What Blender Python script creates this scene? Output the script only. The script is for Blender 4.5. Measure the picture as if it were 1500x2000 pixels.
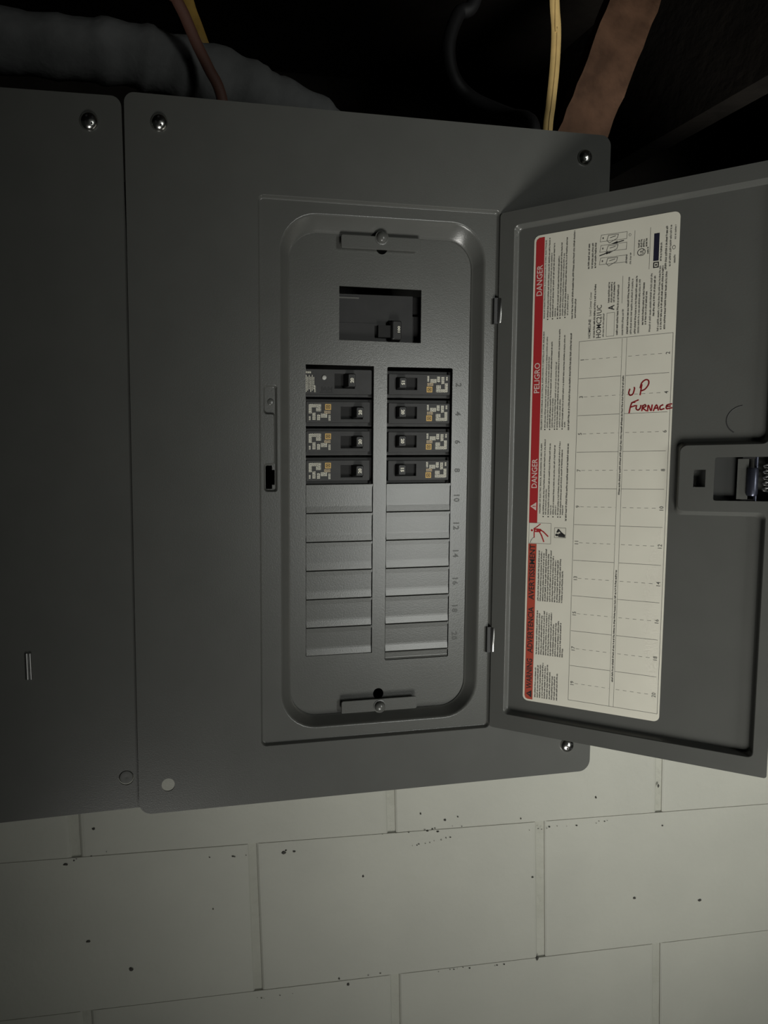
import bpy, bmesh, math, random
from mathutils import Matrix, Vector
random.seed(7)
for o in list(bpy.data.objects): bpy.data.objects.remove(o)
scene = bpy.context.scene
COL = scene.collection
MM = 0.001
Z0 = 1.75                      # height of the top edge of the panel cover above the floor

# ------------------------------------------------------------------ camera
cam = bpy.data.cameras.new('camera'); cam_o = bpy.data.objects.new('camera', cam); COL.objects.link(cam_o)
cam.sensor_fit = 'VERTICAL'; cam.sensor_height = 24.0; cam.sensor_width = 18.0
cam.lens = 24.0 * 1500.3 / 2000.0
cam.shift_x = 0.135; cam.shift_y = 0.02745
cam.clip_start = 0.01; cam.clip_end = 50
cam_o.location = (-0.0386, -0.6307, Z0 - 0.2925)
cam_o.rotation_euler = (1.4786, 0.0079, -0.2078)
scene.camera = cam_o

# ------------------------------------------------------------------ world, lights, exposure
w = bpy.data.worlds.new('world'); scene.world = w; w.use_nodes = True
bg = w.node_tree.nodes['Background']; bg.inputs[0].default_value = (0.8, 0.9, 0.8, 1); bg.inputs[1].default_value = 0.004
def area(name, loc, target, sx, sy, power, color, spread=180):
    l = bpy.data.lights.new(name, 'AREA'); l.shape = 'RECTANGLE'; l.size = sx; l.size_y = sy
    l.energy = power; l.color = color; l.spread = math.radians(spread)
    o = bpy.data.objects.new(name, l); COL.objects.link(o); o.location = loc
    o.rotation_euler = (Vector(target) - Vector(loc)).to_track_quat('-Z', 'Y').to_euler()
    return o
area('doorway_light', (1.68, -3.0, Z0 - 0.43), (0.82, 0.05, Z0 - 0.45), 0.66, 1.25, 2.0, (0.98, 1.0, 0.95), 40)   # lit doorway across the room
def spot(name, loc, target, power, cone, blend, radius, color):
    l = bpy.data.lights.new(name, 'SPOT'); l.energy = power; l.spot_size = math.radians(cone); l.spot_blend = blend
    l.shadow_soft_size = radius; l.color = color
    o = bpy.data.objects.new(name, l); COL.objects.link(o); o.location = loc
    o.rotation_euler = (Vector(target) - Vector(loc)).to_track_quat('-Z', 'Y').to_euler()
spot('work_lamp', (0.33, -1.22, Z0 - 1.56), (0.66, 0.0, Z0 - 0.39), 152.0, 46, 1.0, 0.42, (1.0, 0.985, 0.93))
scene.view_settings.view_transform = 'Standard'; scene.view_settings.look = 'None'
scene.view_settings.gamma = 1.0; scene.view_settings.use_curve_mapping = False
scene.view_settings.exposure = 0.06

# ------------------------------------------------------------------ materials
def mat(name, col, rough=0.5, metal=0.0, spec=0.5, var=0.0, vscale=30.0, bump=0.0, bscale=300.0, bdetail=4.0, bdist=0.001, col2=None):
    m = bpy.data.materials.new(name); m.use_nodes = True
    nt = m.node_tree; b = nt.nodes['Principled BSDF']
    b.inputs['Base Color'].default_value = (*col, 1); b.inputs['Roughness'].default_value = rough
    b.inputs['Metallic'].default_value = metal; b.inputs['Specular IOR Level'].default_value = spec
    tc = nt.nodes.new('ShaderNodeTexCoord')
    if var > 0:
        n = nt.nodes.new('ShaderNodeTexNoise'); n.inputs['Scale'].default_value = vscale; n.inputs['Detail'].default_value = 5
        r = nt.nodes.new('ShaderNodeMix'); r.data_type = 'RGBA'
        c2 = col2 if col2 else tuple(c * (1 - var) for c in col)
        r.inputs[6].default_value = (*col, 1); r.inputs[7].default_value = (*c2, 1)
        mr = nt.nodes.new('ShaderNodeMapRange'); mr.inputs[1].default_value = 0.35; mr.inputs[2].default_value = 0.65
        nt.links.new(tc.outputs['Object'], n.inputs['Vector']); nt.links.new(n.outputs['Fac'], mr.inputs[0])
        nt.links.new(mr.outputs[0], r.inputs[0]); nt.links.new(r.outputs[2], b.inputs['Base Color'])
    if bump > 0:
        n = nt.nodes.new('ShaderNodeTexNoise'); n.inputs['Scale'].default_value = bscale; n.inputs['Detail'].default_value = bdetail
        bp = nt.nodes.new('ShaderNodeBump'); bp.inputs['Strength'].default_value = bump; bp.inputs['Distance'].default_value = bdist
        nt.links.new(tc.outputs['Object'], n.inputs['Vector']); nt.links.new(n.outputs['Fac'], bp.inputs['Height'])
        nt.links.new(bp.outputs[0], b.inputs['Normal'])
    return m
GREY = (0.098, 0.100, 0.093)
M_paint = mat('grey_enamel', GREY, 0.25, 0, 0.5, 0.06, 25, 0.12, 900, 2, 0.0004)
M_in = mat('grey_enamel_box', GREY, 0.6)
M_dead = mat('black_moulded_plastic', (0.022, 0.022, 0.022), 0.5, 0, 0.4, 0.2, 60, 0.15, 1500, 2, 0.0003)
M_face = mat('breaker_face_plastic', (0.040, 0.040, 0.040), 0.5, 0, 0.4, 0.2, 90, 0.15, 1500, 2, 0.0003)
M_slot = mat('slot_black', (0.008, 0.008, 0.008), 0.7)
M_hand = mat('handle_black', (0.009, 0.009, 0.009), 0.45)
M_cream = mat('cream_print', (0.80, 0.78, 0.66), 0.6)
M_orange = mat('orange_print', (0.66, 0.43, 0.14), 0.6)
M_tan = mat('tan_print', (0.62, 0.50, 0.33), 0.6)
M_zinc = mat('zinc_steel', (0.75, 0.75, 0.72), 0.22, 1.0, 0.5, 0.2, 400)
M_zinc_dull = mat('dull_steel', (0.45, 0.45, 0.44), 0.35, 1.0)
M_blue = mat('blued_steel', (0.06, 0.065, 0.09), 0.3, 0.7)
M_paper = mat('label_paper', (0.72, 0.70, 0.60), 0.55, 0, 0.4, 0.05, 30)
M_ink = mat('black_ink', (0.02, 0.02, 0.02), 0.6)
M_inkg = mat('grey_ink', (0.11, 0.11, 0.10), 0.6)
M_red = mat('red_ink', (0.40, 0.022, 0.025), 0.55)
M_orred = mat('orange_red_ink', (0.42, 0.062, 0.035), 0.55)
M_white = mat('white_ink', (0.68, 0.55, 0.50), 0.55)
M_navy = mat('navy_ink', (0.012, 0.012, 0.03), 0.55)
M_mark = mat('red_marker', (0.36, 0.02, 0.025), 0.5)
M_white_btn = mat('white_button', (0.5, 0.5, 0.47), 0.5)
M_block = mat('painted_block', (0.44, 0.44, 0.385), 0.6, 0, 0.4, 0.14, 7, 0.5, 75, 8, 0.0016, (0.40, 0.40, 0.352))
M_mortar = mat('painted_mortar', (0.425, 0.425, 0.37), 0.6, 0, 0.4, 0.12, 20, 0.8, 120, 6, 0.002, (0.37, 0.37, 0.315))
M_chip = mat('chip_and_shade_dark', (0.045, 0.043, 0.036), 0.8)
M_wood = mat('shade_black_timber', (0.018, 0.015, 0.012), 0.8, 0, 0.2, 0.4, 15, 0.6, 60, 6, 0.003)  # near-black base colour carries the shade of the deep joist space
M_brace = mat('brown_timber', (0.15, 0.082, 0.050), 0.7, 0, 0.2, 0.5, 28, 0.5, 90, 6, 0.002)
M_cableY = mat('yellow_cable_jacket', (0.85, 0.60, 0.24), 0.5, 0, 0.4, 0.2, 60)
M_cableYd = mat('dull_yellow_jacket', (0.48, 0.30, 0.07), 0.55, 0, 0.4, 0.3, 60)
M_cableB = mat('brown_cable_jacket', (0.10, 0.045, 0.032), 0.55)
M_cond = mat('grey_sleeve', (0.16, 0.165, 0.165), 0.75, 0, 0.3, 0.3, 30, 0.6, 60, 5, 0.003)
M_cableK = mat('charcoal_cable', (0.010, 0.010, 0.011), 0.6)

# ------------------------------------------------------------------ builders
class MB:
    def __init__(s): s.v = []; s.f = []; s.m = []; s.sm = []
    def add(s, vs, fs, mi=0, smooth=False):
        k = len(s.v); s.v += [tuple(p) for p in vs]
        for f in fs: s.f.append(tuple(i + k for i in f)); s.m.append(mi); s.sm.append(smooth)
        return s
    def box(s, x0, x1, y0, y1, z0, z1, mi=0):
        vs = [(x, y, z) for z in (z0, z1) for y in (y0, y1) for x in (x0, x1)]
        return s.add(vs, [(0, 2, 3, 1), (4, 5, 7, 6), (0, 1, 5, 4), (2, 6, 7, 3), (0, 4, 6, 2), (1, 3, 7, 5)], mi)
    def loft(s, rings, mi=0, smooth=True, cap0=False, cap1=False):
        n = len(rings[0]); vs = [p for r in rings for p in r]; fs = []
        for i in range(len(rings) - 1):
            for j in range(n):
                a = i * n + j; b = i * n + (j + 1) % n
                fs.append((a, b, b + n, a + n))
        s.add(vs, fs, mi, smooth)
        k = len(s.v) - len(vs)
        if cap0: s.f.append(tuple(k + j for j in reversed(range(n)))); s.m.append(mi); s.sm.append(False)
        if cap1: s.f.append(tuple(k + len(vs) - n + j for j in range(n))); s.m.append(mi); s.sm.append(False)
        return s
    def mesh(s, name, mats, scale=MM):
        me = bpy.data.meshes.new(name)
        me.from_pydata([(a * scale, b * scale, c * scale) for a, b, c in s.v], [], s.f)
        for p, mi, sm in zip(me.polygons, s.m, s.sm): p.material_index = mi; p.use_smooth = sm
        for m in (mats if isinstance(mats, (list, tuple)) else [mats]): me.materials.append(m)
        me.update(); return me

def fix_normals(me):
    bm = bmesh.new(); bm.from_mesh(me); bmesh.ops.recalc_face_normals(bm, faces=bm.faces); bm.to_mesh(me); bm.free()

def place(name, me, parent=None, loc=(0, 0, 0), rot=(0, 0, 0)):
    o = bpy.data.objects.new(name, me); COL.objects.link(o); o.location = loc; o.rotation_euler = rot
    if parent is not None:
        o.parent = parent
    return o
def tag(o, label=None, cat=None, group=None, kind=None):
    if label: o['label'] = label
    if cat: o['category'] = cat
    if group: o['group'] = group
    if kind: o['kind'] = kind
    return o
def empty(name, loc, rot=(0, 0, 0)):
    o = bpy.data.objects.new(name, None); COL.objects.link(o); o.location = loc; o.rotation_euler = rot
    o.empty_display_size = 0.05; return o

def roundpoly(pts, rad, n=6):
    """closed 2-D polygon with rounded corners; rad a number or a list"""
    out = []; N = len(pts)
    for i in range(N):
        r = rad[i] if isinstance(rad, (list, tuple)) else rad
        p = Vector(pts[i]); a = Vector(pts[i - 1]) - p; b = Vector(pts[(i + 1) % N]) - p
        la, lb = a.length, b.length; a /= la; b /= lb
        ang = math.acos(max(-1, min(1, a.dot(b)))); t = min(r / math.tan(ang / 2), la * .49, lb * .49); r = t * math.tan(ang / 2)
        if t < 1e-6:
            out += [tuple(p)] * (n + 1); continue
        c = p + (a + b).normalized() * (r / math.sin(ang / 2))
        s0 = p + a * t - c; s1 = p + b * t - c
        a0 = math.atan2(s0.y, s0.x); a1 = math.atan2(s1.y, s1.x); d = (a1 - a0 + math.pi) % (2 * math.pi) - math.pi
        for k in range(n + 1):
            q = a0 + d * k / n; out.append((c.x + r * math.cos(q), c.y + r * math.sin(q)))
    return out
def rr(x0, x1, z0, z1, r, n=8): return roundpoly([(x0, z0), (x1, z0), (x1, z1), (x0, z1)], r, n)
def circ(cx, cz, r, n=24): return [(cx + r * math.cos(2 * math.pi * k / n), cz + r * math.sin(2 * math.pi * k / n)) for k in range(n)]
def at_y(pts, y): return [(x, y, z) for x, z in pts]

def plate(mb, outer, holes, y0, t, mi=0):
    """sheet in the x-z plane with holes; front face at y0, thickness t"""
    cu = bpy.data.curves.new('tmp', 'CURVE'); cu.dimensions = '2D'; cu.fill_mode = 'BOTH'; cu.extrude = t / 2
    for poly in [outer] + list(holes):
        q = [poly[0]]
        for p in poly[1:]:
            if (p[0] - q[-1][0]) ** 2 + (p[1] - q[-1][1]) ** 2 > 1e-8: q.append(p)
        sp = cu.splines.new('POLY'); sp.points.add(len(q) - 1); sp.use_cyclic_u = True
        for k, p in enumerate(q): sp.points[k].co = (p[0], p[1], 0, 1)
    ob = bpy.data.objects.new('tmp', cu); COL.objects.link(ob)
    me = bpy.data.meshes.new_from_object(ob)
    mb.add([(v.co.x, y0 + t / 2 - v.co.z, v.co.y) for v in me.vertices], [tuple(p.vertices) for p in me.polygons], mi)
    bpy.data.objects.remove(ob); bpy.data.curves.remove(cu); bpy.data.meshes.remove(me)
    return mb

_tc = {}
def text2d(body, bold=0.0, spacing=1.0):
    k = (body, bold, spacing)
    if k in _tc: return _tc[k]
    cu = bpy.data.curves.new('tmp', 'FONT'); cu.body = body; cu.size = 1.0; cu.offset = bold; cu.space_character = spacing
    cu.resolution_u = 2
    ob = bpy.data.objects.new('tmp', cu); COL.objects.link(ob); me = bpy.data.meshes.new_from_object(ob)
    vs = [(v.co.x, v.co.y) for v in me.vertices]; fs = [tuple(p.vertices) for p in me.polygons]
    bpy.data.objects.remove(ob); bpy.data.curves.remove(cu); bpy.data.meshes.remove(me)
    _tc[k] = (vs, fs); return vs, fs
def lettering(mb, body, origin, width=None, height=None, mode='up', y=0.0, mi=0, bold=0.0, spacing=1.0, centre=False):
    """flat letters; width = run along the reading direction, height = cap height. mode: 'up' reads bottom-to-top, 'down', 'flat'"""
    vs, fs = text2d(body, bold, spacing)
    x0 = min(v[0] for v in vs); x1 = max(v[0] for v in vs); y0 = min(v[1] for v in vs); y1 = max(v[1] for v in vs)
    sy = height / (y1 - y0); sx = width / (x1 - x0) if width else sy
    out = []
    for a, b in vs:
        a = (a - x0) * sx; b = (b - y0) * sy
        if centre: a -= (x1 - x0) * sx / 2; b -= (y1 - y0) * sy / 2
        if mode == 'up': out.append((origin[0] - b, y, origin[1] + a))
        elif mode == 'down': out.append((origin[0] + b, y, origin[1] - a))
        else: out.append((origin[0] + a, y, origin[1] + b))
    mb.add(out, fs, mi)

def lathe(mb, prof, n=24, mi=0, axis='y', cx=0, cz=0, y0=0):
    """prof = [(radius, height towards the viewer)], turned about the y axis"""
    rings = [[(cx + r * math.cos(2 * math.pi * k / n), y0 - h, cz + r * math.sin(2 * math.pi * k / n)) for k in range(n)] for r, h in prof]
    mb.loft(rings, mi, True); return mb

def catmull(P, n=8):
    P = [Vector(p) for p in P]; out = []
    for i in range(len(P) - 1):
        p0 = P[max(i - 1, 0)]; p1 = P[i]; p2 = P[i + 1]; p3 = P[min(i + 2, len(P) - 1)]
        for k in range(n):
            t = k / n
            out.append(.5 * ((2 * p1) + (-p0 + p2) * t + (2 * p0 - 5 * p1 + 4 * p2 - p3) * t * t + (-p0 + 3 * p1 - 3 * p2 + p3) * t ** 3))
    out.append(P[-1]); return out
def tube(mb, P, ra, rb=None, n=12, mi=0, wob=None, side=(0, 1, 0)):
    """elliptical tube: ra across, rb along the direction nearest to side"""
    rb = rb or ra; rings = []
    for i, p in enumerate(P):
        d = (P[min(i + 1, len(P) - 1)] - P[max(i - 1, 0)]).normalized()
        s = Vector(side); s = (s - d * s.dot(d)).normalized(); u = d.cross(s)
        k = wob(i) if wob else 1.0
        rings.append([tuple(p + u * (ra * k * math.cos(2 * math.pi * j / n)) + s * (rb * k * math.sin(2 * math.pi * j / n))) for j in range(n)])
    mb.loft(rings, mi, True, True, True); return mb

def bevel_mesh(me, width, seg=2, ang=40):
    bm = bmesh.new(); bm.from_mesh(me)
    bmesh.ops.remove_doubles(bm, verts=bm.verts, dist=1e-7)
    es = [e for e in bm.edges if len(e.link_faces) == 2 and e.calc_face_angle(0) > math.radians(ang)]
    bmesh.ops.bevel(bm, geom=es, offset=width, segments=seg, profile=0.5, affect='EDGES')
    bm.to_mesh(me); bm.free()

# ================================================================== THE SETTING
YW = 100.0                                         # wall face, mm behind the cover
wall_me = MB().box(-1300, 2100, YW + 2.2, YW + 190, -1750, -75).mesh('wall_back', M_mortar)
wall = tag(place('wall_back', wall_me, None, (0, 0, Z0)), 'white painted block wall below and behind the breaker panels', 'wall', None, 'structure')
TB = math.radians(-1.9)                             # the courses fall slightly to the right
def wallpt(u, v): return (u - math.tan(math.radians(2.0)) * (v + 0.0), v + math.tan(TB) * u)
CH = 159.0; BLn = 325.0
# course lines: bed joint at about z = -667 at u = 0
bm_cache = {}
def block(u0, u1, v0, v1, k):
    mb = MB()
    g = 4.6; gv = 0.0
    rnd = random.Random(k)
    q = [(u0 + g + rnd.uniform(-1, 1), v0 + gv), (u1 - g + rnd.uniform(-1, 1), v0 + gv), (u1 - g + rnd.uniform(-1, 1), v1 - gv), (u0 + g + rnd.uniform(-1, 1), v1 - gv)]
    q = [(a + 0.03 * 0, b) for a, b in q]
    pts = [(a - math.tan(math.radians(2.0)) * (b + 735), b + math.tan(TB) * a) for a, b in q]
    dy = 0.0
    c = 2.2
    cx = sum(p[0] for p in pts) / 4; cz = sum(p[1] for p in pts) / 4
    def ins(d): return [(x + (d if x < cx else -d), z + (d * .12 if z < cz else -d * .12)) for x, z in pts]
    mb.loft([at_y(pts, YW + 30), at_y(pts, YW + 1.3 + dy), at_y(ins(1.6), YW + .3 + dy), at_y(ins(4.2), YW + dy)], 0, False, False, True)
    me = mb.mesh('block', M_block); fix_normals(me)
    for p in me.polygons: p.use_smooth = False
    return me
k = 0
for row in range(-4, 7):
    v1 = -667 - row * CH + 0; v0 = v1 - CH
    off = 122 if row % 2 == 0 else 122 + BLn / 2 - 12
    if v1 + 0 > -30: continue
    for c in range(-4, 6):
        u0 = off + c * BLn; k += 1
        place('block', block(u0, u0 + BLn, v0, v1, k), wall)
# small chips and drips where the paint has flaked
ch = MB()
def chip(x, z, r, sq=1.0):
    n = 7; rnd = random.Random(int(x * 31 + z)); r *= .55
    ring = [(x + r * rnd.uniform(.6, 1.1) * math.cos(2 * math.pi * j / n), YW - .7, z + sq * r * rnd.uniform(.6, 1.1) * math.sin(2 * math.pi * j / n)) for j in range(n)]
    rin = [(x + (p[0] - x) * .6, YW - 1.0, z + (p[2] - z) * .6) for p in ring]
    ch.loft([ring, rin], 0, False, False, True)
CHIPS = [(-68, -613, 6, .5), (-38, -638, 3.5, .7), (-65, -671, 5, .5), (-46, -752, 4.5, .6), (-5, -787, 4, 1), (238, -720, 2.5, 1), (212, -830, 2.2, 1), (222, -838, 3, 1.2),
         (152, -684, 5, .6), (163, -684, 3, .7), (655, -800, 6, .5), (567, -786, 3.5, .7), (512, -661, 2.5, 1), (592, -655, 3, 1.4), (600, -703, 2, 1), (330, -668, 3, .8), (345, -666, 2, .8),
         (302, -658, 2.2, 1), (310, -678, 3.5, .4), (322, -680, 4, .4), (420, -676, 2, 1), (445, -841, 3.5, 1.6), (436, -745, 2.6, .7), (-80, -850, 3, 1), (-15, -862, 3, 1), (78, -735, 1.5, 1)]
for q in CHIPS: chip(*q)
# joint shadows painted as dark flecks where bed mortar has crumbled away
rndc = random.Random(3)
for (xa, xb, za, zb) in ((-60, -20, -668, -662), (75, 160, -681, -683), (255, 352, -676, -676), (290, 340, -693, -688), (430, 545, -690, -690), (120, 165, -838, -838), (320, 420, -838, -842), (235, 262, -831, -831)):
    n = int((xb - xa) / 5)
    for i in range(n):
        if rndc.random() < .55:
            t = (i + rndc.random()) / n; chip(xa + (xb - xa) * t, za + (zb - za) * t + rndc.uniform(-1.2, 1.2), rndc.uniform(.8, 2.6), rndc.uniform(.3, .7))
co = place('chip_and_joint_shade', ch.mesh('chip_and_joint_shade', M_chip), wall); co['kind'] = 'stuff'

# timber sill, joists and subfloor overhead; the deep cavity's shade is put into their almost black colour
flo = tag(place('floor', MB().box(-2500, 3500, -4000, 300, -1850, -1750).mesh('floor', mat('concrete_floor', (.12, .12, .11), .8, 0, .3, .3, 6, .4, 40)), None, (0, 0, Z0)), 'bare grey concrete basement floor', 'floor', None, 'structure')
ce = tag(place('ceiling', MB().box(-2000, 2600, -2200, 900, 420, 450).mesh('ceiling', M_wood), None, (0, 0, Z0)), 'dark shade-coloured underside of the floor boards above the panels', 'ceiling', None, 'structure')
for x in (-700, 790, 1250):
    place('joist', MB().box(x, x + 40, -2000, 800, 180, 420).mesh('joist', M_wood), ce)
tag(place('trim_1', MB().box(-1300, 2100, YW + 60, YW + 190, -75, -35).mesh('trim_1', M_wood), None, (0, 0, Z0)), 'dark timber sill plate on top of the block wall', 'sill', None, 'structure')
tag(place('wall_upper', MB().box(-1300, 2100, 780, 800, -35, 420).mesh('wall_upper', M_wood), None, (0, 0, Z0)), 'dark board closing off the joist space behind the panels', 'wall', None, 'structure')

# ================================================================== MAIN PANEL
panel = empty('breaker_panel', (0.2145, 0.05, Z0 - 0.583))
tag(panel, 'grey steel breaker panel with its door swung open to the right', 'breaker panel')
OFF = (-0.2145, -0.05, 0.583)                       # children keep cover coordinates (mm from the cover's top-left corner)
def part(name, mb, mats, parent=panel, loc=OFF): return place(name, mb.mesh(name, mats), parent, loc)

# --- cover: front sheet, shallow seat for the door, rolled recess
RX0, RX1, RZ0, RZ1 = 126.5, 309.5, -519.0, -83.0
mb = MB()
outer = roundpoly([(0, -583), (429, -583), (429, 0), (0, 0)], [11, 11, 9, 8], 8)
SX0, SX1, SZ0, SZ1 = 106.0, 323.3, -532.5, -70.0
plate(mb, outer, [rr(SX0, SX1, SZ0, SZ1, 5), circ(25, -559, 5.7)], 0, 1.5)
def seat_ring(i, y): return at_y(rr(SX0 + i, SX1 - i, SZ0 + i, SZ1 - i, max(5 - i, .8)), y)
mb.loft([seat_ring(0, 0.0), seat_ring(.25, .12), seat_ring(.9, 1.2), seat_ring(1.6, 2.5), seat_ring(2.1, 2.9), seat_ring(2.6, 3.0)])
def cpoly(d, e=0):
    return roundpoly([(110.5 + d, -312 + d), (122.6 - d, -312 + d), (122.6 - d, -222.6 - d), (110.5 + d, -222.6 - d), (110.5 + d, -247 + d), (119.3 + d, -247 + d), (119.3 + d, -287.5 - d), (110.5 + d, -287.5 - d)], [3, 2, 2, 3, 3, 2, 2, 3], 4)
slit = [(319.6, -529), (321.2, -529), (321.2, -73), (319.6, -73)]
plate(mb, rr(SX0 + 2.6, SX1 - 2.6 + .2, SZ0 + 2.6, SZ1 - 2.6, 2), [rr(RX0 - 1.8, RX1 + 1.8, RZ0 - 1.8, RZ1 + 1.8, 32.8), cpoly(0)], 3.0, 1.0)
mb.loft([at_y(cpoly(0), 3.0), at_y(cpoly(.3), 3.15), at_y(cpoly(.9), 4.2), at_y(cpoly(1.3), 5.0), at_y(cpoly(1.7), 5.2)])
lat = [(112.6, -309.5), (118.3, -309.5), (118.3, -306), (120.6, -306), (120.6, -293.4), (118.3, -293.4), (118.3, -289.6), (112.6, -289.6)]
plate(mb, cpoly(1.7), [lat], 5.2, .8)
FX0, FX1, FZ0, FZ1 = 136.0, 303.2, -512.2, -94.2
rings = []
def rim(d, f, y): # d = mm outside the rim line, f = share of the way to the floor
    g = lambda a, b: a + (b - a) * f
    rings.append(at_y(rr(g(RX0, FX0) - d, g(RX1, FX1) + d, g(RZ0, FZ0) - d, g(RZ1, FZ1) + d, g(31, 24) + d), y))
for d, f, y in ((1.8, 0, 3.0), (1.1, 0, 3.12), (.5, 0, 3.5), (0, .02, 4.2), (0, .10, 5.2), (0, .40, 8.2), (0, .75, 11.6), (0, .92, 12.9), (0, 1.0, 13.2)): rim(d, f, y)
mb.loft(rings)
# embossed dimple in the upper strike pocket
lathe(mb, [(3.0, 0), (2.6, .5), (2.0, .7), (.01, .75)], 20, 0, cx=117.2, cz=-236.5, y0=5.15)
cover = part('cover_plate', mb, M_paint)
# --- box behind the cover (dark inside)
mb = MB()
mb.box(14, 416, 96, 99, -548, -12); mb.box(14, 16, 3, 99, -548, -12); mb.box(414, 416, 3, 99, -548, -12)
mb.box(14, 416, 3, 99, -14, -12); mb.box(14, 416, 3, 99, -548, -546)
mb.box(392, 416, 2, 4, -566, -546); mb.box(14, 60, 2, 4, -30, -12); mb.box(390, 416, 2, 4, -30, -12)
part('enclosure_box', mb, M_in)

# --- dead front with openings, filler plates, brackets
YD = 14.0
LC = (150.6, 212.6); RC = (225.0, 287.2); ZT = -204.6; PIT = 25.4
mb = MB()
plate(mb, rr(129, 309, -517, -88, 22), [
    [(180.6, -182.2), (256.2, -183.0), (256.2, -137.2), (180.6, -136.6)],
    [(LC[0], -458.8), (LC[1], -458.8), (LC[1], ZT + .8), (LC[0], ZT + 1.2)],
    rr(RC[0], RC[1], -466.6, ZT + .4, 1.2, 3),
    circ(219, -103.5, 5.2), circ(219, -497, 5.0)], YD, 1.2)
dead = part('dead_front', mb, M_paint)
M_stamp = mat('stamped_grey', (.055, .057, .052), .4)
for i, y in enumerate((2, 4, 6, 8, 10, 12, 14, 16, 18, 20)):
    mb = MB(); lettering(mb, str(y), (293.2, ZT - PIT * (i + .5) - 1.6), None, 5.6, 'down', YD - .1, 0, .03, 1.15, True)
    place('slot_number', mb.mesh('slot_number', M_stamp), dead)
# filler plates: flat, the lowest fifth bent back
def filler(x0, x1, h, tab=True, w0=0.0, w1=0.0):
    mb = MB(); gx = 1.25
    prof = [(0.3, -.1), (.6, .55), (h * .18, .45), (h * .70, .38), (h * .76, .42), (h - .75, .92), (h - .45, .85), (h - .3, .1)]
    rows = [[(x0 + .15, YD - y, -z) for z, y in prof], [(x1 - gx, YD - y, -z) for z, y in prof]]
    n = len(prof); vs = rows[0] + rows[1]
    fs = [(i, i + 1, n + i + 1, n + i) for i in range(n - 1)]
    mb.add(vs, fs, 0, False)
    vs2 = [(x, y + 1.4, z) for x, y, z in vs]
    mb.add(vs2, [tuple(reversed(f)) for f in fs], 0)
    for a in (0, n):
        mb.add([vs[a + i] for i in range(n)] + [vs2[a + i] for i in range(n)], [(i, n + i, n + i + 1, i + 1) for i in range(n - 1)], 0)
    mb.box(x0 - 1.2, x0 + .3, YD + .1, YD + .9, -h * .6, -h * .4); mb.box(x1 - gx - .2, x1 + .8, YD + .5, YD + 1.1, -h * .06 - 1, -.4)
    me = mb.mesh('filler_plate', M_paint); fix_normals(me); return me
fl = filler(*LC, PIT); fr = filler(*RC, PIT); fend = filler(*RC, 7.6)
for i in range(4, 10):
    tl = random.Random(i).uniform(-.004, .006)
    place('filler_plate', fl, dead, (0, 0, (ZT - PIT * i) * MM))
    place('filler_plate', fr, dead, (0, 0, (ZT - PIT * i) * MM))
place('filler_plate', fend, dead, (0, 0, (ZT - PIT * 10 + .1) * MM))
def bracket(x0, x1, z0, z1, bx, bz):
    mb = MB(); plate(mb, rr(x0, x1, z0, z1, 1.6, 3), [], 8.0, 1.6)
    b = part('bracket', mb, M_paint); bevel_mesh(b.data, .0004, 2)
    m2 = MB(); lathe(m2, [(5.0, 0), (4.9, 1.0), (4.3, 2.6), (3.0, 3.6), (1.4, 4.1), (.01, 4.2)], 24, 0, cx=bx, cz=bz, y0=8.0)
    lathe(m2, [(6.0, 0), (6.0, .4), (5.0, .5)], 24, 0, cx=bx, cz=bz, y0=8.0)
    place('bolt', m2.mesh('bolt', M_paint), b)
    m3 = MB().box(bx - 3, bx + 3, 9.0, 14.2, bz - 3, bz + 3); place('standoff', m3.mesh('standoff', M_paint), b)
bracket(180.2, 252.2, -106.4, -95.4, 216.4, -96.6)
bracket(182.0, 254.2, -511.4, -500.2, 218.0, -507.0)
# --- cover screws
def screw(parent, x, z, y, ang, loc=OFF, r=6.8):
    m = MB(); lathe(m, [(r, 0), (r, .6), (r * .94, 1.7), (r * .78, 3.0), (r * .55, 3.9), (r * .28, 4.4), (.01, 4.6)], 28, 0, cx=x, cz=z, y0=y)
    s = place('screw', m.mesh('screw', M_zinc), parent, loc)
    g = MB()
    for a in (ang, ang + math.pi / 2):
        c, sn = math.cos(a), math.sin(a); L, W = r * .55, .75
        q = [(x + c * L * i - sn * W * j, z + sn * L * i + c * W * j) for i, j in ((-1, -1), (1, -1), (1, 1), (-1, 1))]
        g.loft([at_y(q, y - 2.0), at_y(q, y - 4.25)], 0, False, True, True)
    place('cross_recess', g.mesh('cross_recess', M_slot), s); return s
screw(panel, 27.1, -21.3, 0, .3); screw(panel, 403.2, -20.4, 0, 1.0); screw(panel, 403.8, -555.7, 0, .7)
# --- hinges
for za, zb in ((-145.2, -166.2), (-438.5, -460.8)):
    m = MB(); n = 16; rings = []
    for r, z in ((.01, zb), (1.7, zb), (2.1, zb + .5), (2.1, za - .5), (1.7, za), (.01, za)):
        rings.append([(324.0 + r * math.cos(2 * math.pi * j / n), -.6 + r * math.sin(2 * math.pi * j / n), z) for j in range(n)])
    m.loft(rings); h = part('hinge_pin', m, M_zinc_dull)
    m = MB().box(318.6, 322.2, -.2, 2.95, zb - .6, za + .6); place('hinge_leaf', m.mesh('hinge_leaf', mat('hinge_shadow_steel', (.05, .05, .05), .5, .5)), h)

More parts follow.
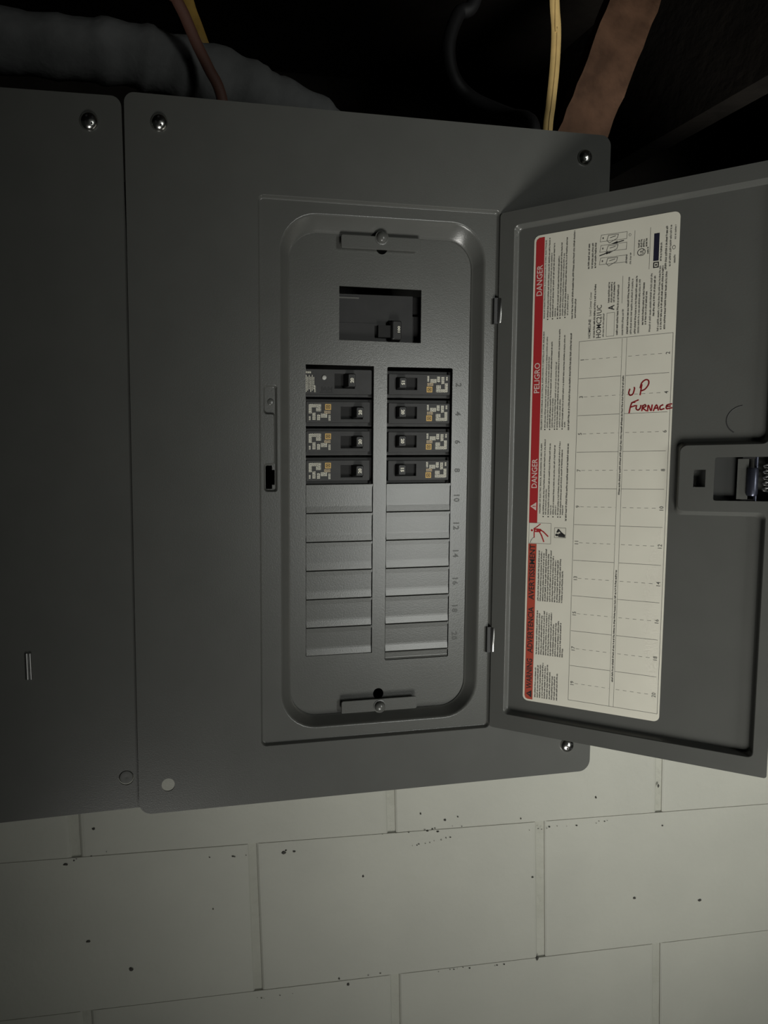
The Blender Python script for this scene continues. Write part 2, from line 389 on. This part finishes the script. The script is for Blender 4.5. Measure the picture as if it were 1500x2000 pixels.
# ================================================================== DOOR (part of the panel)
A = 0.8299
mb = MB()
DS0, DS1, DZ0, DZ1 = 1.0, 213.2, -531.0, -73.0
def pan(d, r=4.0):
    return roundpoly([(13.0 + d, -517 + d), (204 - d, -517 + d), (204 - d, -328 - d), (146 - d, -328 - d), (146 - d, -277 + d), (204 - d, -277 + d), (204 - d, -85 - d), (13.0 + d, -85 - d)], [r, r, 5, 5, 5, 5, r, r], 6)
win = roundpoly([(169.5, -319.6), (205.5, -319.6), (205.5, -286.4), (169.5, -286.4)], [1.5, 1, 1, 1.5], 2)
slot = [(155.7, -309.2), (163.8, -309.2), (163.8, -295.8), (155.7, -295.8)]
plate(mb, roundpoly([(DS0, DZ0), (DS1, DZ0), (DS1, DZ1), (DS0, DZ1)], [3, 2, 2, 3], 5), [pan(0), win, slot], 0, 1.2)
mb.loft([at_y(pan(d), y) for d, y in ((0, 0), (.25, .1), (.8, .8), (2.2, 3.9), (2.8, 4.7), (3.4, 5.0))])
plate(mb, pan(3.4), [], 5.0, 1.0)
# folded edge
ed = roundpoly([(DS0, DZ0), (DS1, DZ0), (DS1, DZ1), (DS0, DZ1)], [3, 2, 2, 3], 5)
mb.loft([at_y(ed, 0.2), at_y(ed, 3.4)])
door = place('door', mb.mesh('door', M_paint), panel, (321.6 * MM + OFF[0], OFF[1], OFF[2]), (0, 0, -A))
door['label'] = 'open panel door seen from its inside, carrying the circuit label'
def dpart(name, mb, mats): return place(name, mb.mesh(name, mats), door)
# latch works in the tongue
m = MB().box(150, 211, 9.0, 10.0, -324, -282); m.box(150, 151, 1, 9.5, -324, -282); m.box(210, 211, 1, 9.5, -324, -282); m.box(150, 211, 1, 9.5, -283, -282); m.box(150, 211, 1, 9.5, -324, -323); dpart('latch_housing', m, M_in)
m = MB().box(168, 186.5, 4.0, 5.0, -321, -285); dpart('latch_plate', m, mat('latch_plate_grey', (.045, .047, .045), .5))
m = MB(); plate(m, [(184.5, -318.2), (191.5, -318.2), (191.5, -287.8), (184.5, -287.8)], [], .6, 2.2); dpart('latch_slide', m, M_paint)
m = MB(); n = 16
m.loft([[(194.0 + r * math.cos(2 * math.pi * j / n), 1.6 + r * math.sin(2 * math.pi * j / n), z) for j in range(n)] for r, z in ((.01, -315.5), (3.2, -315.5), (3.9, -314), (3.9, -296), (3.2, -294.5), (.01, -294.5))])
m.loft([[(196.2 + r * math.cos(2 * math.pi * j / n), 2.2 + r * math.sin(2 * math.pi * j / n), z) for j in range(n)] for r, z in ((.01, -319.5), (1.3, -319.5), (1.3, -286.5), (.01, -286.5))])
dpart('latch_roller', m, M_blue)
m = MB(); pts = [Vector((203.0 + 2.2 * math.cos(t * .9), 2.0 + 2.2 * math.sin(t * .9), -313 + t * .62)) for t in range(36)]
tube(m, pts, .8, .8, 8); dpart('latch_spring', m, M_zinc_dull)
for za in (-319.4, -287.8):
    m = MB().box(187.5, 195.5, .9, 2.4, za, za + 1.2); dpart('latch_notch', m, M_slot)
    m = MB().box(205.8, 210.5, -.06, .3, za - 1.0, za + 1.6); dpart('latch_notch', m, M_slot)
m = MB(); P = [Vector((187.0 + 11.5 * math.cos(q), 4.93, -258.5 + 11.0 * math.sin(q))) for q in [math.radians(98 + 6 * i) for i in range(24)]]
tube(m, P, .42, .16, 6); dpart('knockout_seam', m, mat('seam_dark', (.025, .025, .025), .6))

# --- circuit label. b = mm across from its red edge, a = mm up from its lower edge
YL = 4.75
def LB(b, a): return (29.0 + b, -502.1 + a)
m = MB(); q = roundpoly([LB(0, 0), LB(109.6, 0), LB(109.6, 406), LB(0, 406)], 4.5, 6)
plate(m, q, [], YL, .22); label = dpart('circuit_label', m, M_paper)
def rect(mb, b0, b1, a0, a1, mi=0, lift=.05):
    p = [LB(b0, a0), LB(b1, a0), LB(b1, a1), LB(b0, a1)]
    mb.add(at_y(p, YL - lift), [(0, 1, 2, 3)], mi)
def poly(mb, pts, mi=0, lift=.06):
    mb.add(at_y([LB(*p) for p in pts], YL - lift), [tuple(range(len(pts)))], mi)
def stroke(mb, pts, wd, mi=0, lift=.07):
    for (b0, a0), (b1, a1) in zip(pts, pts[1:]):
        d = Vector((b1 - b0, a1 - a0)); L = d.length
        if L < 1e-6: continue
        d /= L; nx, ny = -d.y * wd / 2, d.x * wd / 2; e = d * wd * .25
        poly(mb, [(b0 - e.x + nx, a0 - e.y + ny), (b0 - e.x - nx, a0 - e.y - ny), (b1 + e.x - nx, a1 + e.y - ny), (b1 + e.x + nx, a1 + e.y + ny)], mi, lift)
def disc(mb, b, a, rb, ra, mi=0, lift=.06, n=16): poly(mb, [(b + rb * math.cos(2 * math.pi * i / n), a + ra * math.sin(2 * math.pi * i / n)) for i in range(n)], mi, lift)
def up(mb, s, b, a0, a1, h, mi=0, bold=0.0, lift=.10): lettering(mb, s, LB(b, a0), a1 - a0, h, 'up', YL - lift, mi, bold)
# warning bands
m = MB(); MS = [M_red, M_orred, M_white, M_ink]
poly(m, [(1.6, 160.6), (8.6, 160.6), (8.6, 404), (4.2, 404), (2.2, 402.6), (1.6, 400.5)], 0)
poly(m, [(1.6, 4.6), (2.4, 2.4), (4.2, 1.6), (8.6, 1.6), (8.6, 142), (1.6, 142)], 1)
for s, a0, a1 in (('DANGER', 355.5, 381.2), ('PELIGRO', 273.2, 299.0), ('DANGER', 191.1, 216.6)): up(m, s, 7.5, a0, a1, 4.7, 2, .012)
poly(m, [(7.4, 171.3), (7.4, 178.6), (2.4, 175.0)], 2, .10); poly(m, [(6.0, 174.4), (6.0, 175.5), (3.9, 175.1), (3.9, 174.8)], 0, .13); rect(m, 6.4, 7.0, 174.5, 175.4, 0, .13)
for s, a0, a1 in (('WARNING', 11.1, 38.6), ('ADVERTENCIA', 44.0, 85.4), ('AVERTISSEMENT', 92.0, 141.2)): up(m, s, 7.6, a0, a1, 4.8, 3, .016)
poly(m, [(7.6, 3.2), (7.6, 10.0), (2.8, 6.6)], 3, .10); poly(m, [(6.2, 6.1), (6.2, 7.1), (4.2, 6.7), (4.2, 6.5)], 1, .13)
place('warning_band', m.mesh('warning_band', MS), door)
# falling-figure and reader pictograms
m = MB(); PM = [M_red, M_ink, M_inkg, M_white]
def frame(b0, b1, a0, a1, wd, mi): stroke(m, [(b0, a0), (b1, a0), (b1, a1), (b0, a1), (b0, a0)], wd, mi, .06)
frame(1.8, 20.4, 142.4, 160.4, .25, 2)
disc(m, 4.3, 153.8, .95, .95, 0, .09)
stroke(m, [(6.0, 155.3), (8.7, 157.2), (11.4, 159.6)], .75, 0, .09); stroke(m, [(6.3, 152.6), (6.4, 147.6)], .9, 0, .09)
poly(m, [(5.6, 155.2), (6.2, 152.4), (9.4, 152.3), (12.2, 153.2), (12.0, 155.3), (8.0, 155.6)], 0, .09)
stroke(m, [(11.6, 154.4), (14.2, 152.8), (18.0, 149.0)], 1.1, 0, .09); stroke(m, [(10.8, 152.8), (12.6, 149.6), (14.6, 144.2)], 1.1, 0, .09)
stroke(m, [(6.3, 147.4), (5.0, 147.0), (4.4, 145.6), (3.6, 145.2)], .35, 2, .09); stroke(m, [(3.9, 145.2), (3.2, 142.8)], .35, 2, .09)
poly(m, [(6.8, 154.2), (7.8, 153.2), (8.2, 154.4)], 3, .12)
frame(23.4, 32.6, 148.2, 156.8, .25, 1)
disc(m, 25.3, 150.6, 1.2, 1.1, 1, .09); poly(m, [(26.4, 149.0), (32.2, 148.6), (32.2, 151.2), (28.2, 152.2), (26.6, 151.6)], 1, .09)
poly(m, [(24.8, 152.6), (26.2, 155.9), (27.2, 155.6), (29.0, 153.4), (31.8, 151.0), (29.6, 150.6), (27.4, 153.6), (26.2, 152.6)], 1, .09)
place('safety_pictogram', m.mesh('safety_pictogram', PM), door)
# fine print: rows of tiny letter strokes too small to read, with the readable headings lettered
m = MB(); rp = random.Random(11)
def fine(b, a0, a1, h=1.0, mi=0, ragged=0.0, dens=1.0):
    h *= 1.12; a = a0; end = a1 - rp.random() * ragged
    while a < end:
        L = rp.randint(2, 9)
        for _ in range(L):
            wd = rp.choice((.42, .55, .62, .7))
            t = rp.random()
            if t < .35: rect(m, b - h, b, a, a + wd * .46, mi); rect(m, b - h * .66, b - h * .36, a, a + wd, mi)
            elif t < .6: rect(m, b - h * .72, b, a, a + wd * .42, mi); rect(m, b - h * .72, b, a + wd * .58, a + wd, mi)
            else: rect(m, b - h * .68, b - h * .45, a, a + wd, mi); rect(m, b - h * .22, b, a, a + wd, mi); rect(m, b - h * .5, b, a, a + wd * .4, mi)
            a += wd + .12
            if a > end: break
        a += .45
IK, IG, LP = 0, 1, 2
def bullets(bs, a):
    for b in bs: disc(m, b - .5, a, .55, .55, IK)
up(m, "RISQUE D'ELECTROCUTION, D'EXPLOSION OU D'ARC ELECTRIQUE", 10.6, 336, 401, 1.35, IK, .012)
up(m, 'PELIGRO DE DESCARGA ELECTRICA, EXPLOSION O DESTELLO POR ARQUEO', 10.8, 241.5, 325, 1.45, IK, .014)
up(m, 'HAZARD OF ELECTRIC SHOCK, EXPLOSION OR ARC FLASH', 11.4, 169, 229.5, 1.5, IK, .016)
for b, e, mi in ((13.2, 402, 0), (15.2, 389, 1), (17.2, 398, 0), (19.2, 343, 1), (21.2, 386, 0), (23.2, 397, 0), (25.2, 388, 1), (27.2, 400, 0), (29.2, 354, 1)): fine(b, 336.5, e, 1.15, mi)
fine(33.0, 333, 404.6, 1.3, 0); fine(35.4, 333.5, 349, 1.2, 0); bullets((13.2, 17.2, 21.2, 23.2, 27.2), 334.9)
for b, e, mi in ((13.4, 320, 1), (15.4, 303, 1), (17.4, 316, 0), (19.4, 268, 1), (21.4, 298, 1), (23.4, 325, 0), (25.4, 267, 1), (27.6, 320, 0), (29.6, 248, 1)): fine(b, 243, e, 1.15, mi)
fine(32.8, 240.5, 321.5, 1.4, 0); bullets((13.4, 17.4, 21.4, 23.4, 27.6), 241.6)
for b, e, mi in ((14.0, 233, 0), (16.0, 190, 1), (18.2, 229, 0), (20.2, 176, 1), (22.2, 228, 0), (24.2, 176, 1), (26.2, 231, 0), (28.2, 224, 0), (30.0, 176, 1)): fine(b, 168, e, 1.15, mi)
fine(33.0, 163, 229.5, 1.4, 0); bullets((14.0, 18.2, 22.2, 26.2, 28.2), 166.2)
for i in range(11): fine(11.6 + 2.0 * i, 91.5, 138 if i < 6 else 132, 1.25, 0, 5) if i < 10 else fine(31.6, 91.5, 119, 1.3, 0)
for i in range(12): fine(11.4 + 2.0 * i, 43.4, 83.5 if i < 7 else 77, 1.25, 0, 5) if i < 11 else fine(33.4, 43.4, 51, 1.3, 0)
for i in range(10): fine(11.2 + 2.05 * i, 4.2, 37 if i < 6 else 31, 1.25, 0, 6)
# top right block of the label
up(m, 'HOMELINE', 47.4, 315.6, 331.0, 1.9, IK, .006); up(m, 'Load Center Cover', 47.4, 333.6, 353.0, 1.5, IG, .004)
fine(50.6, 315.6, 359, 1.4, 0); up(m, 'HOMC21UC', 55.4, 315.2, 341.6, 3.8, IK, .004); fine(57.6, 315.5, 334, 1.2, 1); up(m, 'A', 64.8, 336.4, 340.4, 4.6, IK, .02)
stroke(m, [(59.4, 315.6), (65.2, 315.6), (65.2, 334.4), (59.4, 334.4), (59.4, 315.6)], .22, IG)
for b in (61.0, 63.0, 64.9): fine(b, 342.6, 358.6, 1.3, 0)
fine(68.0, 316, 356, 1.4, 0); stroke(m, [(70.4, 341), (70.4, 362.5)], .25, IG); fine(72.0, 315.5, 336, 1.3, 1)
for b, a0, e in ((75.6, 316, 361), (78.2, 315.6, 359), (81.2, 315.6, 361), (83.6, 315.8, 358), (86.6, 322, 355), (88.6, 322, 348), (91.8, 316, 361), (94.2, 328, 359), (97.6, 316, 366), (99.6, 317, 366), (102.2, 317, 361)): fine(b, a0, e, 1.3, rp.choice((0, 0, 1)))
for b in (44.8, 47.6, 49.9): fine(b, 372, 392, 1.35, 0)
for a in (374.0, 384.0, 392.2):                       # three small drawings of a twist-out plate
    stroke(m, [(52.4, a), (72.2, a - .8), (72.4, a + 4.6), (53.2, a + 5.2), (52.4, a)], .28, IG)
    stroke(m, [(57.5, a + .3), (59.5, a - 2.0), (65.2, a + .8), (66.0, a + 3.8), (58.6, a + 4.2), (57.5, a + .3)], .4, IG)
    disc(m, 54.6, a + 2.6, .55, .8, IG)
    stroke(m, [(60, a + 2.0), (64, a + 2.8)], .5, IG)
stroke(m, [(52.4, 381.2), (58.0, 382.6)], .75, IK); poly(m, [(57.0, 383.4), (57.4, 381.4), (62.0, 383.3)], IK)
stroke(m, [(70.0, 390.4), (64.5, 389.6)], .75, IK); poly(m, [(65.4, 390.8), (65.6, 388.8), (60.8, 389.2)], IK)
fine(73.2, 372, 379, 1.2, 1); fine(76.0, 371, 380, 1.1, 1); disc(m, 74.5, 394.0, .9, 1.1, IG); disc(m, 74.5, 394, .6, .8, LP, .08)
stroke(m, [(78.0, 377), (78.0, 396.6)], .25, IG); stroke(m, [(89.2, 365), (89.2, 397)], .25, IG)
disc(m, 83.2, 379.0, 3.0, 2.9, IK); disc(m, 83.2, 379.0, 2.5, 2.4, LP, .08); up(m, 'UL', 84.8, 377.2, 381, 2.6, IK, .02, .1)
for b in (81.8, 83.6, 85.4, 87.2): fine(b, 382.8, 388.6, 1.3, 0)
fine(88.4, 377, 382, 1.2, 0)
rect(m, 91.9, 95.7, 370.6, 391.8, 3, .06); fine(94.6, 374, 388, 1.5, 1)
stroke(m, [(92.4, 365.6), (95.6, 365.6), (95.6, 369.4), (92.4, 369.4), (92.4, 365.6)], .8, IK); disc(m, 94.0, 367.5, .7, .8, IK)
fine(97.8, 370, 384, 1.3, 0); fine(101.4, 363, 396, 1.4, 0); fine(104.2, 365, 396, 1.3, 1); fine(107.2, 385, 396, 1.1, 1); disc(m, 106.0, 379.0, 1.2, 1.6, IG); disc(m, 106, 379, .8, 1.1, LP, .08); fine(107.4, 367, 373, 1.3, 1)
# circuit table
def line(p, wd=.28, mi=IG): stroke(m, p, wd, mi, .06)
for bb in (38.8, 108.0): line([(bb, 6.6), (bb, 313.6)])
for bb in (71.6, 75.0): line([(bb, 6.6), (bb, 313.0)], .22)
line([(38.8, 313.6), (108, 313.6)]); line([(38.8, 6.6), (108, 6.6)])
for i in range(10):
    atop = 313.6 - 30.7 * i; mid = atop - 15.35
    if i: line([(39.4, atop), (71.6, atop)]); line([(75.0, atop), (106.2, atop)])
    for (b0, b1) in ((43.8, 71), (76.5, 102.5)):
        b = b0
        while b < b1:
            line([(b, mid), (min(b + 2.6, b1), mid)], .26); b += 5.4
    lettering(m, str(2 * i + 1), LB(41.6, mid), None, 2.9, 'up', YL - .1, IG, .006, 1.05, True)
    lettering(m, str(2 * i + 2), LB(104.9, mid), None, 2.9, 'up', YL - .1, IG, .006, 1.05, True)
for a0, a1 in ((186, 283), (28, 123)): fine(74.0, a0, a1, 1.3, 0)
place('label_print', m.mesh('label_print', [M_ink, M_inkg, M_paper, M_navy]), door)
# red handwriting: UP FURNACE
HW = [[(78.6, 271.8), (77.9, 268.7), (79.0, 266.8), (81.0, 267.8), (82.0, 271.6), (81.8, 273.0)], [(87.3, 274.8), (86.8, 270.8), (86.3, 266.6)],
      [(86.1, 272.2), (87.2, 276.2), (89.8, 278.4), (92.0, 277.6), (92.0, 274.5), (89.8, 271.1), (87.3, 269.9)],
      [(82.7, 261.0), (80.6, 260.6), (79.6, 257.8), (78.7, 252.6)], [(80.2, 260.6), (85.2, 262.7)], [(79.3, 257.1), (83.2, 258.3)],
      [(84.0, 258.4), (83.8, 255.7), (85.2, 254.6), (86.6, 255.8), (87.2, 258.3)], [(88.5, 258.2), (88.0, 253.9)],
      [(88.2, 257.3), (90.1, 258.6), (90.8, 257.3), (88.9, 255.9), (91.3, 253.7)], [(92.2, 253.4), (92.6, 258.0), (94.6, 253.7), (95.3, 258.2)],
      [(96.3, 253.4), (98.4, 258.0), (99.9, 253.7)], [(97.0, 255.3), (99.6, 255.6)], [(103.0, 257.9), (101.0, 256.6), (101.3, 254.2), (103.9, 254.8)],
      [(109.2, 258.3), (106.2, 257.6), (105.4, 256.2), (105.8, 254.6), (109.4, 255.2)], [(105.5, 256.3), (108.4, 256.6)]]
m = MB()
for s in HW:
    P = catmull([(x, 0, z) for x, z in s], 5); stroke(m, [(min(p.x, 109.4), p.z) for p in P], 1.0, 0, .12)
hw = dpart('handwriting', m, M_mark); hw['label'] = 'red marker handwriting reading UP FURNACE'

# ================================================================== BREAKERS (each lifts out)
def breaker_print(test=False):
    m = MB(); r = random.Random(5); y = .72
    def q(x0, x1, z0, z1, mi): m.add([(x0, y, z0), (x1, y, z0), (x1, y, z1), (x0, y, z1)], [(0, 1, 2, 3)], mi)
    def glyphs(x0, x1, z0, z1, mi=0):
        """a patch of tiny illegible lettering, rows running up"""
        x = x0
        while x < x1 - .2:
            z = z0
            while z < z1 - .2:
                L = r.uniform(.5, 1.3); q(x, min(x + .66, x1), z, min(z + L, z1), mi); z += L + .30
            x += .98
    if test:
        [glyphs(-30.2 + 1.35 * k, -29.5 + 1.35 * k, -8.0 + (k % 3) * 1.1, 6.4 - (k % 2) * 1.6) for k in range(6)]; glyphs(-30.2, -25.5, 7.8, 9.6); glyphs(-22.6, -21.4, -8.2, -2.5)
        return m, y
    glyphs(-27.6, -16.5, 4.2, 7.0); glyphs(-27.6, -24.6, -1.0, 4.0); glyphs(-21.0, -16.6, .8, 4.0)
    glyphs(-24.2, -21.4, -6.6, -.4); glyphs(-20.0, -17.2, -6.8, -2.0); glyphs(-16.6, -10.6, -4.6, -1.2); glyphs(-27.4, -26.0, -6.8, -3.6); glyphs(-9.6, -7.8, -7.2, -2.4)
    glyphs(-13.6, -8.0, -1.2, 1.4, 3)
    q(-12.8, -7.4, 2.1, 7.1, 1); m.add([(-11.9, y - .04, 3.1), (-8.3, y - .04, 3.1), (-8.3, y - .04, 6.2), (-11.9, y - .04, 6.2)], [(0, 1, 2, 3)], 2)
    m.add([(-11.3, y - .08, 3.6), (-8.9, y - .08, 3.6), (-8.9, y - .08, 5.7), (-11.3, y - .08, 5.7)], [(0, 1, 2, 3)], 1)
    m.add([(-10.8, y - .12, 4.1), (-9.5, y - .12, 4.1), (-9.5, y - .12, 5.2), (-10.8, y - .12, 5.2)], [(0, 1, 2, 3)], 2)
    return m, y
def breaker_meshes(test=False):
    d = {}
    b = MB().box(-33.5, 33.5, 4.6, 50, -11.9, 11.9); me = b.mesh('body', M_face); bevel_mesh(me, .0006, 2); d['body'] = me
    f = MB()
    if test: hole = [(-4.0, -4.6), (14.2, -4.6), (14.2, 8.0), (-4.0, 8.0)]; ol = rr(-33, 30.0, -9.6, 11.6, 1, 3)
    else: hole = [(1.8, -5.6), (21.8, -5.6), (21.8, 5.0), (1.8, 5.0)]; ol = rr(-30.0, 28.6, -8.7, 9.3, 1.0, 3)
    plate(f, ol, [hole], .8, 4.0); me = f.mesh('face', M_face); bevel_mesh(me, .0004, 2); d['face'] = me
    hx = hole[0][0]; hz = (hole[0][1] + hole[2][1]) / 2
    s = MB().box(hx - .5, hole[1][0] + .5, 3.6, 4.0, hole[0][1] - .5, hole[2][1] + .5); d['slot'] = s.mesh('slot', M_slot)
    h = MB(); ha, hb = hole[1][0] - 9.6, hole[1][0] - .4; zz = (hole[2][1] - hole[0][1]) / 2 - .4
    h.loft([at_y(rr(ha, hb, hz - zz, hz + zz, .6, 2), 3.8), at_y(rr(ha + 1.6, hb - .5, hz - zz + .3, hz + zz - .3, .8, 2), -4.0), at_y(rr(ha + 2.2, hb - 1.0, hz - zz + .8, hz + zz - .8, .8, 2), -4.7)], 0, False, False, True)
    d['handle'] = h.mesh('handle', M_hand)
    d['cx'] = ((ha + hb) / 2 + .6, hz)
    pm, y = breaker_print(test); d['print'] = pm.mesh('print', [M_cream, M_orange, M_ink, M_tan])
    for rt in ('20', '15'):
        t = MB(); lettering(t, rt, d['cx'], None, 3.3, 'up', -4.78, 0, .04, 1.0, True); d[rt] = t.mesh('rating_number', M_cream)
    if test:
        t = MB(); lathe(t, [(2.0, 0), (1.9, 1.0), (1.5, 1.3), (.01, 1.35)], 18, 0, cx=-13.8, cz=4.3, y0=.8); d['button'] = t.mesh('test_button', M_white_btn)
        t = MB()
        for i in range(7): t.box(-16 + i * 1.5, -15.3 + i * 1.5, .6, .9, -7.4 + (i % 3) * .5, -3.5 - (i % 2) * 1.2)
        t.box(-17.5, -5.5, .5, .9, -8.6, -8.2); d['emboss'] = t.mesh('embossed_text', M_dead)
    return d
plainB = breaker_meshes(); testB = breaker_meshes(True)
def breaker(col, row, rating, label, meshes=plainB):
    c = LC if col == 0 else RC
    root = empty('circuit_breaker', ((c[0] + c[1]) / 2 * MM, (YD + 1.6) * MM, Z0 + (ZT - PIT * (row + .5) - 1.1) * MM), (0, math.pi if col else 0, 0))
    tag(root, label, 'circuit breaker', 'breakers in the open panel')
    place('body', meshes['body'], root); place('face', meshes['face'], root); place('handle_slot', meshes['slot'], root)
    h = place('handle', meshes['handle'], root); place('rating_number', meshes[rating], h)
    place('printed_marking', meshes['print'], root)
    if 'button' in meshes: place('test_button', meshes['button'], root); place('embossed_text', meshes['emboss'], root)
breaker(0, 0, '20', 'black breaker with a small round white button, above three plain breakers', testB)
breaker(0, 1, '20', 'black breaker directly below the one with the white button')
breaker(0, 2, '20', 'black breaker third in the column headed by the white-button breaker')
breaker(0, 3, '20', 'black breaker fourth in the column headed by the white-button breaker')
breaker(1, 0, '15', 'black breaker beside stamped number 2, top of its column')
breaker(1, 1, '20', 'black breaker directly below the topmost one beside stamped 2')
breaker(1, 2, '20', 'black breaker beside stamped 6, second above the blank filler plates')
breaker(1, 3, '15', 'black breaker beside stamped number 8, just above blank filler plates')
# main switch behind the upper opening
root = empty('main_breaker', (0.2184, (YD + 8) * MM, Z0 - 0.1596))
tag(root, 'wide black main breaker recessed alone in the upper opening', 'main breaker')
m = MB().box(-46, 46, 3, 60, -30, 19.0); me = m.mesh('body', M_dead); bevel_mesh(me, .0008, 2); place('body', me, root)
m = MB().box(-46, 33.5, .6, 3.2, -30, 18.4); m.box(33.5, 46, .6, 3.2, -30, 1.0); place('face', m.mesh('face', M_dead), root)
m = MB().box(-46, 3, 0, .7, -30, -6.2); place('lower_step', m.mesh('lower_step', M_dead), root)
m = MB(); m.box(-.5, 11, -4.2, 1, -18.6, -8.2); place('handle_neck', m.mesh('handle_neck', M_slot), root)
m = MB(); m.loft([at_y(rr(10, 21.5, -22, -3, 1, 2), .8), at_y(rr(11.5, 20, -20.5, -4.5, 1, 2), -6.5), at_y(rr(12.2, 19.2, -19.8, -5.2, 1, 2), -7.2)], 0, False, False, True)
h = place('handle', m.mesh('handle', M_dead), root)
m = MB(); lettering(m, '100', (17.4, -11.8), 5.4, 2.4, 'up', -7.3, 0, .03, 1, True); place('rating_number', m.mesh('rating_number', M_cream), h)
m = MB().box(-37, -17, -.1, .8, 14.6, 15.8); place('edge_highlight', m.mesh('edge_highlight', M_in), root)  # lighter grey strip stands in for the highlight near the top of the face

# ================================================================== NEIGHBOURING PANEL
lp = empty('neighbour_panel', (-0.002, 0.003, Z0 - 0.0025), (0, math.radians(-0.9), 0))
tag(lp, 'dark grey closed panel standing beside the open breaker panel', 'breaker panel')
m = MB(); plate(m, roundpoly([(-398, -575), (0, -575), (0, 0), (-398, 0)], [10, 3, 8, 8], 6), [circ(-16.5, -548, 6.4)], 0, 1.5)
cp = place('cover_plate', m.mesh('cover_plate', M_paint), lp)
m = MB(); plate(m, rr(-304, -91, -519, -63, 3), [], -.25, .5); place('door', m.mesh('door', M_paint), lp)
m = MB(); n = 14
for dx in (0, 2.6):
    m.loft([[(-92.4 + dx + r * math.cos(2 * math.pi * j / n), -.5 + r * math.sin(2 * math.pi * j / n), z) for j in range(n)] for r, z in ((.01, -457), (1.5, -457), (1.5, -435.5), (.01, -435.5))])
place('hinge_pin', m.mesh('hinge_pin', M_zinc_dull), lp)
screw(lp, -25.3, -20.6, 0, .6, (0, 0, 0), 7.2)
m = MB(); lathe(m, [(6.2, -3.0), (5.4, -.8), (3.6, -.4), (.01, -1.2)], 24, 0, cx=-16.5, cz=-548, y0=0); place('dimple', m.mesh('dimple', M_in), lp)
m = MB(); m.box(-385, -16, 92, 94, -540, -12); m.box(-385, -383, 2, 94, -540, -12); m.box(-18, -16, 2, 94, -540, -12); m.box(-385, -16, 2, 94, -14, -12); m.box(-385, -16, 2, 94, -540, -538)
place('enclosure_box', m.mesh('enclosure_box', M_in), lp)

# ================================================================== OVERHEAD CABLES AND BRACE
def V(L): return [Vector(p) for p in L]
def cable(name, P, ra, rb, m_, label, cat, n=12, wob=None, group=None):
    mb = MB(); tube(mb, catmull(P, 10), ra, rb, n, 0, wob)
    return tag(place(name, mb.mesh(name, m_), None, (0, 0, Z0)), label, cat, group)
cable('flat_cable', [(396, 50, 420), (399, 50, 200), (401.6, 50, 139), (404.2, 50, 112), (403.6, 50, 80), (400.8, 50, 48), (398.3, 50, 25), (398.5, 50, -13)], 5.0, 2.6, M_cableY, 'yellow flat electrical cable dropping into the top of the open panel', 'cable')
mb = MB(); tube(mb, catmull([(398, 47.2, 420), (401.0, 47.2, 139), (403.6, 47.2, 112), (403.0, 47.2, 80), (400.2, 47.2, 48), (397.7, 47.2, 25), (397.9, 47.2, -13)], 10), .7, .5, 6)
o = place('jacket_ridge', mb.mesh('jacket_ridge', M_cableY), bpy.data.objects['flat_cable'])
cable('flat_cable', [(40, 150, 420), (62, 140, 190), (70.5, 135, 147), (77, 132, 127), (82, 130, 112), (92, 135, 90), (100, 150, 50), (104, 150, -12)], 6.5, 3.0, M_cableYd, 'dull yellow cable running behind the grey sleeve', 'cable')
cable('brown_cable', [(20, 50, 420), (40, 60, 140), (48, 62, 113), (57, 64, 97), (67, 66, 77), (78, 67, 57), (89, 68, 36), (98, 70, -12)], 5.0, 3.0, M_cableB, 'dark red-brown cable crossing in front of the grey sleeve', 'cable')
rw = random.Random(2); wl = [1 + .05 * math.sin(i * .9) + rw.uniform(-.03, .03) for i in range(400)]
cable('grey_sleeve', [(-420, 110, 84), (-260, 110, 84), (-125, 110, 84), (-50, 108, 82), (10, 106, 81), (57, 108, 75), (104, 110, 68), (152, 115, 56), (198, 120, 44), (224, 128, 22), (236, 130, -20)], 26, 24, M_cond, 'thick crumpled grey cable sleeve sagging over the panels', 'cable', 20, lambda i: wl[i] * (1.0 if i < 60 else max(.62, 1.0 - (i - 60) * .0125)))
cable('charcoal_cable', [(420, 190, 420), (385, 165, 215), (362, 162, 184), (350, 160, 150), (356, 160, 119), (377, 158, 98), (402, 130, 72), (400, 80, 40), (398, 80, -13)], 7.5, 7.0, M_cableK, 'faint charcoal cable looping in the dark behind the panel', 'cable')
# diagonal brace
d = Vector((590, 0, 110)) - Vector((690, 0, 360)); L = d.length; ang = math.atan2(d.x, -d.z)
mb = MB(); rb_ = random.Random(4)
xs = [-33, -11, 11, 33]; rings = []
for i in range(25):
    t = i / 24; z = -L / 2 - 45 + (L + 130) * t
    e = [rb_.uniform(-1.4, 1.4) for _ in range(4)]
    rings.append([(-33 + e[0], 0, z), (33 + e[1], 0, z), (33 + e[2], 19, z), (-33 + e[3], 19, z)])
mb.loft(rings, 0, False, True, True)
o = place('diagonal_brace', mb.mesh('diagonal_brace', M_brace), None, (0.640, 0.28, Z0 + 0.235), (0, math.radians(22.5), 0))
tag(o, 'brown timber brace slanting up between the dark joists', 'timber brace')

# smooth-shaded sheets keep crisp edges
for me in bpy.data.meshes:
    if any(p.use_smooth for p in me.polygons):
        try: me.set_sharp_from_angle(angle=math.radians(42))
        except Exception: pass
